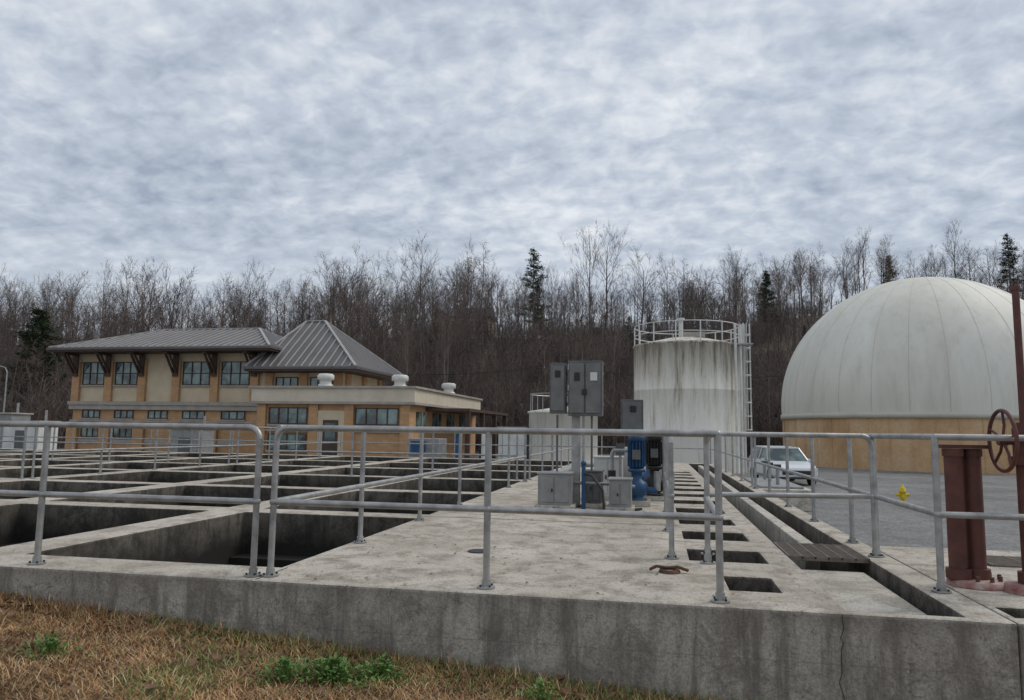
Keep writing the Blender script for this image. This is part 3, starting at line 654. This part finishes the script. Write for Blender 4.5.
# ---------------------------------------------------------------- trees
def seg(V,F,p0,p1,r0,r1,n):
    d=p1-p0
    if d.length<1e-5: return
    d.normalize(); a=d.orthogonal().normalized(); c=d.cross(a); o=len(V)
    if n==2:
        t=hash((round(p0.x,3),round(p0.y,3)))%7; a=a*math.cos(t)+c*math.sin(t)
        V.extend((p0-a*r0,p0+a*r0,p1+a*r1,p1-a*r1)); F.append((o,o+1,o+2,o+3)); return
    for p,r in ((p0,r0),(p1,r1)):
        for i in range(n):
            t=2*math.pi*i/n; V.append(p+a*(r*math.cos(t))+c*(r*math.sin(t)))
    for i in range(n): F.append((o+i,o+(i+1)%n,o+n+(i+1)%n,o+n+i))
def bare_tree(seed,h,low=.35,spread=1.0):
    R=random.Random(seed); V=[];F=[]
    def rv(): return Vector((R.gauss(0,1),R.gauss(0,1),R.gauss(0,1)))
    def branch(p,d,L,r,lev):
        ns=(7,4,3,2)[lev]; kids=(R.randint(12,15),R.randint(5,7),R.randint(4,6),0)[lev]
        pts=[p];q=p.copy();dd=d.copy()
        for i in range(ns):
            dd=(dd+rv()*(.05,.13,.16,.2)[lev]+Vector((0,0,(.02,.12,.10,.05)[lev]))).normalized()
            q=q+dd*(L/ns); pts.append(q.copy())
        for i in range(ns):
            ra=r*(1-.82*i/ns); rb=r*(1-.82*(i+1)/ns); seg(V,F,pts[i],pts[i+1],ra,rb,(6,3,2,2)[lev])
        for k in range(kids):
            t=R.uniform(low,1) if lev==0 else R.uniform(.2,1)
            i=min(int(t*ns),ns-1); bp=pts[i].lerp(pts[i+1],t*ns-i); ax=(pts[i+1]-pts[i]).normalized()
            sd=rv(); sd=(sd-ax*sd.dot(ax)).normalized()
            an=R.uniform(.45,.95)*spread; nd=(ax*math.cos(an)+sd*math.sin(an)).normalized()
            Lk=L*(R.uniform(.26,.44)*(1.3-t*.6) if lev==0 else R.uniform(.38,.62)*(1.2-.5*t))
            rk=max(r*(1-.82*t)*R.uniform(.4,.6),(.0,.034,.022,.018)[lev+1])
            branch(bp,nd,Lk,rk,lev+1)
    branch(Vector((0,0,-.6)),Vector((R.uniform(-.06,.06),R.uniform(-.06,.06),1)).normalized(),h,h*.0135,0)
    me=bpy.data.meshes.new('bare_tree_mesh'); me.from_pydata(V,[],F); me.materials.append(M['bark']); me.materials.append(M['twig'])
    me.polygons.foreach_set('material_index',[0 if i<42 else 1 for i in range(len(F))]); me.update(); return me
def thicket(seed):
    R=random.Random(seed); V=[];F=[]
    for s in range(26):
        p=Vector((R.gauss(0,1.6),R.gauss(0,1.6),-.4)); d=Vector((R.gauss(0,.18),R.gauss(0,.18),1)).normalized(); L=R.uniform(2.5,6)
        q=p
        for i in range(4):
            d=(d+Vector((R.gauss(0,.1),R.gauss(0,.1),.05))).normalized(); nq=q+d*L/4; seg(V,F,q,nq,.045-.009*i,.036-.009*i,2)
            for k in range(3 if i else 0):
                e=(d+Vector((R.gauss(0,.6),R.gauss(0,.6),R.gauss(.2,.3)))).normalized(); m_=q.lerp(nq,R.random()); t_=m_+e*R.uniform(.5,1.3); seg(V,F,m_,t_,.02,.010,2)
                for _ in range(2):
                    g=(e+Vector((R.gauss(0,.6),R.gauss(0,.6),R.gauss(.1,.4)))).normalized(); u_=m_.lerp(t_,R.uniform(.3,1)); seg(V,F,u_,u_+g*R.uniform(.3,.8),.014,.008,2)
            q=nq
    me=bpy.data.meshes.new('thicket_mesh'); me.from_pydata(V,[],F); me.materials.append(M['twig']); me.update(); return me
def conifer(seed,h,w,dens=1.0,clear=.2):
    R=random.Random(seed); V=[];F=[]; seg(V,F,Vector((0,0,-.5)),Vector((0,0,h)),h*.014,.03,6); nb=len(F)
    z=h*clear
    while z<h*.985:
        t=(z-h*clear)/(h*(1-clear)); rad=w*((1-t)**.75)*R.uniform(.6,1.15)+.15
        for k in range(R.randint(4,6)):
            if R.random()>dens: continue
            a=R.uniform(0,6.283); L=rad*R.uniform(.6,1.2); zz=z+R.uniform(-.2,.2)
            d=Vector((math.cos(a),math.sin(a),R.uniform(-.05,.35)*(1 if t>.5 else .4))).normalized()
            seg(V,F,Vector((0,0,zz)),Vector((0,0,zz))+d*L,.04,.012,3)
            m=int(3+L*3)
            for j in range(m):
                c=Vector((0,0,zz))+d*L*(.3+.75*j/m); 
                for _ in range(6):
                    q=c+Vector((R.gauss(0,.22),R.gauss(0,.22),R.gauss(0,.12)))
                    u=(d+Vector((R.gauss(0,.6),R.gauss(0,.6),R.gauss(0,.4)))).normalized()*R.uniform(.15,.36); v=u.orthogonal().normalized()*R.uniform(.04,.1)
                    v.rotate(Matrix.Rotation(R.uniform(0,3.14),3,u)); o=len(V); V.extend([q-v,q+v,q+u+v*.3,q+u-v*.3]); F.append((o,o+1,o+2,o+3))
        z+=h*.030
    me=bpy.data.meshes.new('conifer_mesh'); me.from_pydata(V,[],F); me.materials.append(M['bark']); me.materials.append(M['needle'])
    mi=[0 if i<nb else 1 for i in range(len(F))]; me.polygons.foreach_set('material_index',mi); me.update(); return me
bt=[bare_tree(100+i,h,lo_,sp_) for i,(h,lo_,sp_) in enumerate(((13,.4,1),(15,.5,.85),(12,.35,1.1),(16,.55,.8),(11,.3,1),(14,.45,1),(8,.15,1)))]
th=[thicket(i) for i in range(4)]
cf=[conifer(1,14,2.6),conifer(2,12,3.4,1,.08),conifer(3,16,2.9,.7,.3)]
W=empty('bare_tree_woodland')
def place(me,x,y,s,parent,name,sink=0):
    o=bpy.data.objects.new(name,me); S.collection.objects.link(o); o.location=(x,y,ground_z(x,y)-sink); o.rotation_euler=(0,0,random.uniform(0,6.28)); o.scale=(s*random.uniform(.8,1.15),)*2+(s,); 
    if parent: o.parent=parent
    return o
cnt=0
def at(u,D): 
    t=(u-512)/740; return (Fx+Fy*t)*D,(Fy-Fx*t)*D
for i in range(5600):
    D=70+135*random.random()**1.0; q=random.uniform(-.95,.9); w=q*D
    x=Fx*D+Fy*w; y=Fy*D-Fx*w
    if D<80 and (-48<x<-10): 
        if y<66: continue
    if (x-GX)**2+(y-GY)**2<14**2 : continue
    if q>.42 and q<.66 and D<165: continue
    if mnoise.noise(Vector((x*.035,y*.035,3)))*1.2+.65<random.random()*.75: continue
    if random.random()>.34*(.6+.4*D/150): continue
    s=random.uniform(.6,1.05)*(1.0 if random.random()>.12 else 1.2)
    if D<85: s*=.8
    place(random.choice(bt),x,y,s,W,'bare_tree'); cnt+=1
U=empty('hillside_thicket')
for i in range(1500):
    D=69+125*random.random()**1.2; q=random.uniform(-.9,.85); w=q*D; x=Fx*D+Fy*w; y=Fy*D-Fx*w
    if (x-GX)**2+(y-GY)**2<13**2 or (y<64 and -48<x<-8): continue
    if q>.42 and q<.66: continue
    place(random.choice(th),x,y,random.uniform(.6,1.25),U,'thicket')
for u,D,s in ((140,110,1.15),(243,115,1.2),(258,120,1.1),(350,120,1.35),(322,130,1.2),(395,130,1.25),(422,140,1.3),(455,145,1.4),(468,150,1.45),(482,145,1.4),(590,140,1.4),(603,150,1.45),(640,140,1.2),(700,135,1.15),(735,150,1.1),(815,160,1.0)):
    x,y=at(u,D); place(bt[random.choice((0,1,3,5))],x,y,s,W,'bare_tree')
C=empty('conifer_stand')
for i in range(16):
    D=random.uniform(110,205); q=random.uniform(-.9,.9); w=q*D; x=Fx*D+Fy*w; y=Fy*D-Fx*w
    if (x-GX)**2+(y-GY)**2<15**2: continue
    place(random.choice(cf),x,y,random.uniform(.4,.65),C,'conifer')
x,y=at(34,84); place(cf[1],x,y,1.2,None,'pine_tree'); x,y=at(56,92); place(cf[0],x,y,.7,None,'pine_tree')
for u,D,s in ((533,150,1.4),(770,150,1.0),(895,178,.95),(435,135,.8),(305,120,.7),(1018,160,1.2)):
    x,y=at(u,D); place(cf[2] if s>1 else cf[0],x,y,s,None,'pine_tree')
print('TREES',cnt,[len(t.polygons) for t in bt])
# ---------------------------------------------------------------- grass blades
def blades(name,n,x0,x1,y0,y1,green_fn,hmin,hmax,mat,lo=.6,hi=1.5):
    x=rng.uniform(x0,x1,n); y=rng.uniform(y0,y1,n)
    gz=np.maximum(YARD,np.minimum(-.03,-.575-.07*x))
    hh=rng.uniform(hmin,hmax,n)*(.6+.8*rng.random(n)); az=rng.uniform(0,2*np.pi,n); lean=rng.uniform(lo,hi,n)
    dx=np.cos(az)*np.sin(lean)*hh; dy=np.sin(az)*np.sin(lean)*hh; dz=np.cos(lean)*hh
    wv=rng.uniform(.0012,.003,n); wx=-np.sin(az)*wv; wy=np.cos(az)*wv
    lump=np.array([mnoise.noise(Vector((a*5,b_*5,1))) for a,b_ in zip(x,y)])
    lift=rng.uniform(0,.016,n)+np.maximum(0,lump)*.03
    V=np.zeros((n,5,3))
    for k,(t,s) in enumerate(((0,1),(0,-1),(.55,.8),(.55,-.8),(1,0))):
        V[:,k,0]=x+dx*t+wx*s; V[:,k,1]=y+dy*t+wy*s; V[:,k,2]=gz+lift+dz*(t if t<1 else .85)-.004*(t==0)
    V[:,:,1]=np.minimum(V[:,:,1],4.912)
    base=np.arange(n)*5
    li=np.stack([base,base+1,base+3,base+2,base+2,base+3,base+4],1).reshape(-1)
    ls=(np.arange(n)[:,None]*7+np.array([0,4])).reshape(-1)
    me=bpy.data.meshes.new(name); me.vertices.add(n*5); me.vertices.foreach_set('co',V.reshape(-1)); me.loops.add(n*7); me.loops.foreach_set('vertex_index',li.astype(np.int32)); me.polygons.add(2*n)
    me.polygons.foreach_set('loop_start',ls.astype(np.int32))
    me.update(calc_edges=True); me.validate()
    pal=np.array([(.44,.25,.11),(.55,.38,.20),(.33,.165,.08),(.20,.115,.065),(.66,.51,.32)]); c=pal[rng.choice(5,n,p=[.32,.22,.20,.14,.12])]*rng.uniform(.7,1.1,n)[:,None]
    c*=(1+.5*np.array([mnoise.noise(Vector((a*2.2,b_*2.2,9))) for a,b_ in zip(x,y)]))[:,None]
    gr=np.array([green_fn(a,b_) for a,b_ in zip(x,y)])>rng.random(n)
    gp=np.array([(.13,.19,.05),(.20,.26,.08),(.26,.26,.10)]); c[gr]=gp[rng.integers(0,3,gr.sum())]*rng.uniform(.8,1.2,gr.sum())[:,None]
    col=np.ones((n,5,4)); col[:,:,:3]=c[:,None,:]
    at=me.color_attributes.new('Col','FLOAT_COLOR','POINT'); at.data.foreach_set('color',col.reshape(-1))
    me.materials.append(mat); o=bpy.data.objects.new(name,me); S.collection.objects.link(o); return o
def gf(x,y):
    v=mnoise.noise(Vector((x*1.3,y*1.6,0)))+.5*mnoise.noise(Vector((x*4,y*4,5)))
    g=max(0,min(.6,(v-.18)*1.4))
    if y>4.45: g+=.25*(x>-3.2)
    return g*.85+.03
blades('dead_grass',170000,-7,3.5,2.8,4.93,gf,.03,.09,M['blade'],.75,1.56)
blades('wall_base_grass',6000,-6,3,4.66,4.91,lambda x,y:.5 if x>-3.5 else .12,.05,.13,M['blade'],.2,1.2)
def weed(x0,y0,r,n,seed):
    R=random.Random(seed); V=[];F=[]
    for i in range(n):
        a=R.uniform(0,6.28); rr=r*abs(R.gauss(0,.5)); x=x0+rr*math.cos(a)*1.4; y=min(y0+rr*math.sin(a)*.8,4.85); z=ground_z(x,y)+R.uniform(.02,.15)*(1-min(1,rr/r)*.6)
        L=R.uniform(.018,.042); wd=L*R.uniform(.5,.75); az=R.uniform(0,6.28); ti=R.uniform(-.2,.9)
        d=Vector((math.cos(az)*math.cos(ti),math.sin(az)*math.cos(ti),math.sin(ti))); s=Vector((-math.sin(az),math.cos(az),R.uniform(-.3,.3))).normalized()
        p=Vector((x,y,z)); o=len(V)
        V+= [p,p+d*L*.4+s*wd*.5,p+d*L,p+d*L*.4-s*wd*.5,p+d*L*.45-Vector((0,0,L*.12))]
        F+= [(o,o+1,o+4),(o+1,o+2,o+4),(o+2,o+3,o+4),(o+3,o,o+4)]
        seg(V,F,Vector((x0+(x-x0)*.7,y0+(y-y0)*.7,ground_z(x,y))),p,.0012,.001,2)
    me=bpy.data.meshes.new('weed'); me.from_pydata(V,[],F); me.materials.append(M['leafw']); me.update(); o=bpy.data.objects.new('broadleaf_weed',me); S.collection.objects.link(o)
weed(-1.9,4.33,.26,700,1); weed(-2.15,4.22,.16,260,5); weed(-1.65,4.48,.17,280,6); weed(-3.58,4.02,.16,220,2); weed(-.67,4.5,.12,120,3); weed(-.3,4.2,.1,80,4)
V=[];F=[]
for i in range(700):
    x=random.uniform(-7,3);y=random.uniform(3.0,4.88); 
    if random.random()<.5: y=4.88-abs(random.gauss(0,.18))
    z=ground_z(x,min(y,4.9))+random.uniform(.02,.06); L=random.uniform(.02,.045); a=random.uniform(0,6.28)
    d=Vector((math.cos(a),math.sin(a),random.uniform(-.5,.5)))*L; s=Vector((-math.sin(a),math.cos(a),random.uniform(-.6,.6)))*L*.5; p=Vector((x,y,z)); o=len(V)
    V+=[p-d,p-d*.2+s,p+d*.5+s*.7,p+d,p+d*.4-s*.8,p-d*.3-s]; F+=[(o,o+1,o+2,o+3),(o,o+3,o+4,o+5)]
me=bpy.data.meshes.new('fallen_leaves'); me.from_pydata([(a,min(b_,4.91),c) for a,b_,c in V],[],F); me.materials.append(M['leafb']); o=bpy.data.objects.new('fallen_leaves',me); S.collection.objects.link(o)
# ---------------------------------------------------------------- sky & light
w=bpy.data.worlds.new('World'); S.world=w; w.use_nodes=True; nt=w.node_tree; bg=nt.nodes['Background']
sky=N(nt,'ShaderNodeTexSky',sky_type='NISHITA'); sky.sun_disc=False; sky.sun_elevation=math.radians(48); sky.sun_rotation=math.radians(60)
tc=N(nt,'ShaderNodeTexCoord'); sp=N(nt,'ShaderNodeSeparateXYZ'); nt.links.new(tc.outputs['Generated'],sp.inputs[0])
def mth(op,a,b_=None):
    n=N(nt,'ShaderNodeMath',operation=op)
    for i,v in enumerate((a,b_)):
        if v is None: continue
        if isinstance(v,(int,float)): n.inputs[i].default_value=v
        else: nt.links.new(v,n.inputs[i])
    return n.outputs[0]
zz=mth('ADD',mth('MAXIMUM',sp.outputs['Z'],0),.30)
cb=N(nt,'ShaderNodeCombineXYZ'); nt.links.new(mth('DIVIDE',sp.outputs['X'],zz),cb.inputs[0]); nt.links.new(mth('DIVIDE',sp.outputs['Y'],zz),cb.inputs[1])
v=cb.outputs[0]
big=noise(nt,v,1.1,3,.55,.3); rip=noise(nt,v,17,3,.55,.25)
mp=N(nt,'ShaderNodeMapping'); mp.inputs['Rotation'].default_value=(0,0,.9); mp.inputs['Scale'].default_value=(1,2.0,1); nt.links.new(v,mp.inputs['Vector'])
streak=noise(nt,mp.outputs[0],3.2,5,.6,.5)
t=mth('ADD',mth('ADD',mth('MULTIPLY',big,.38),mth('MULTIPLY',rip,.30)),mth('MULTIPLY',streak,.32))
cl=ramp(nt,t,[(.38,(.36,.42,.52)),(.50,(.56,.62,.71)),(.62,(.83,.86,.90))])
hz=ramp(nt,mth('MAXIMUM',sp.outputs['Z'],0),[(.0,.7),(.26,0)])
cl=mix(nt,hz,cl,(.62,.675,.745))
sc=N(nt,'ShaderNodeVectorMath',operation='SCALE'); nt.links.new(cl,sc.inputs[0]); sc.inputs['Scale'].default_value=10
nt.links.new(mix(nt,.95,sky.outputs[0],sc.outputs[0]),bg.inputs['Color']); bg.inputs['Strength'].default_value=.1
ld=bpy.data.lights.new('sun','SUN'); ld.energy=1.4; ld.angle=math.radians(25); ld.color=(1,.95,.87)
lo=bpy.data.objects.new('sun',ld); S.collection.objects.link(lo)
az=math.radians(60); el=math.radians(48)
d=Vector((math.sin(az)*math.cos(el),math.cos(az)*math.cos(el),math.sin(el))); lo.rotation_euler=d.to_track_quat('Z','Y').to_euler()
S.view_settings.view_transform='Standard'; S.view_settings.look='None'; S.view_settings.exposure=0
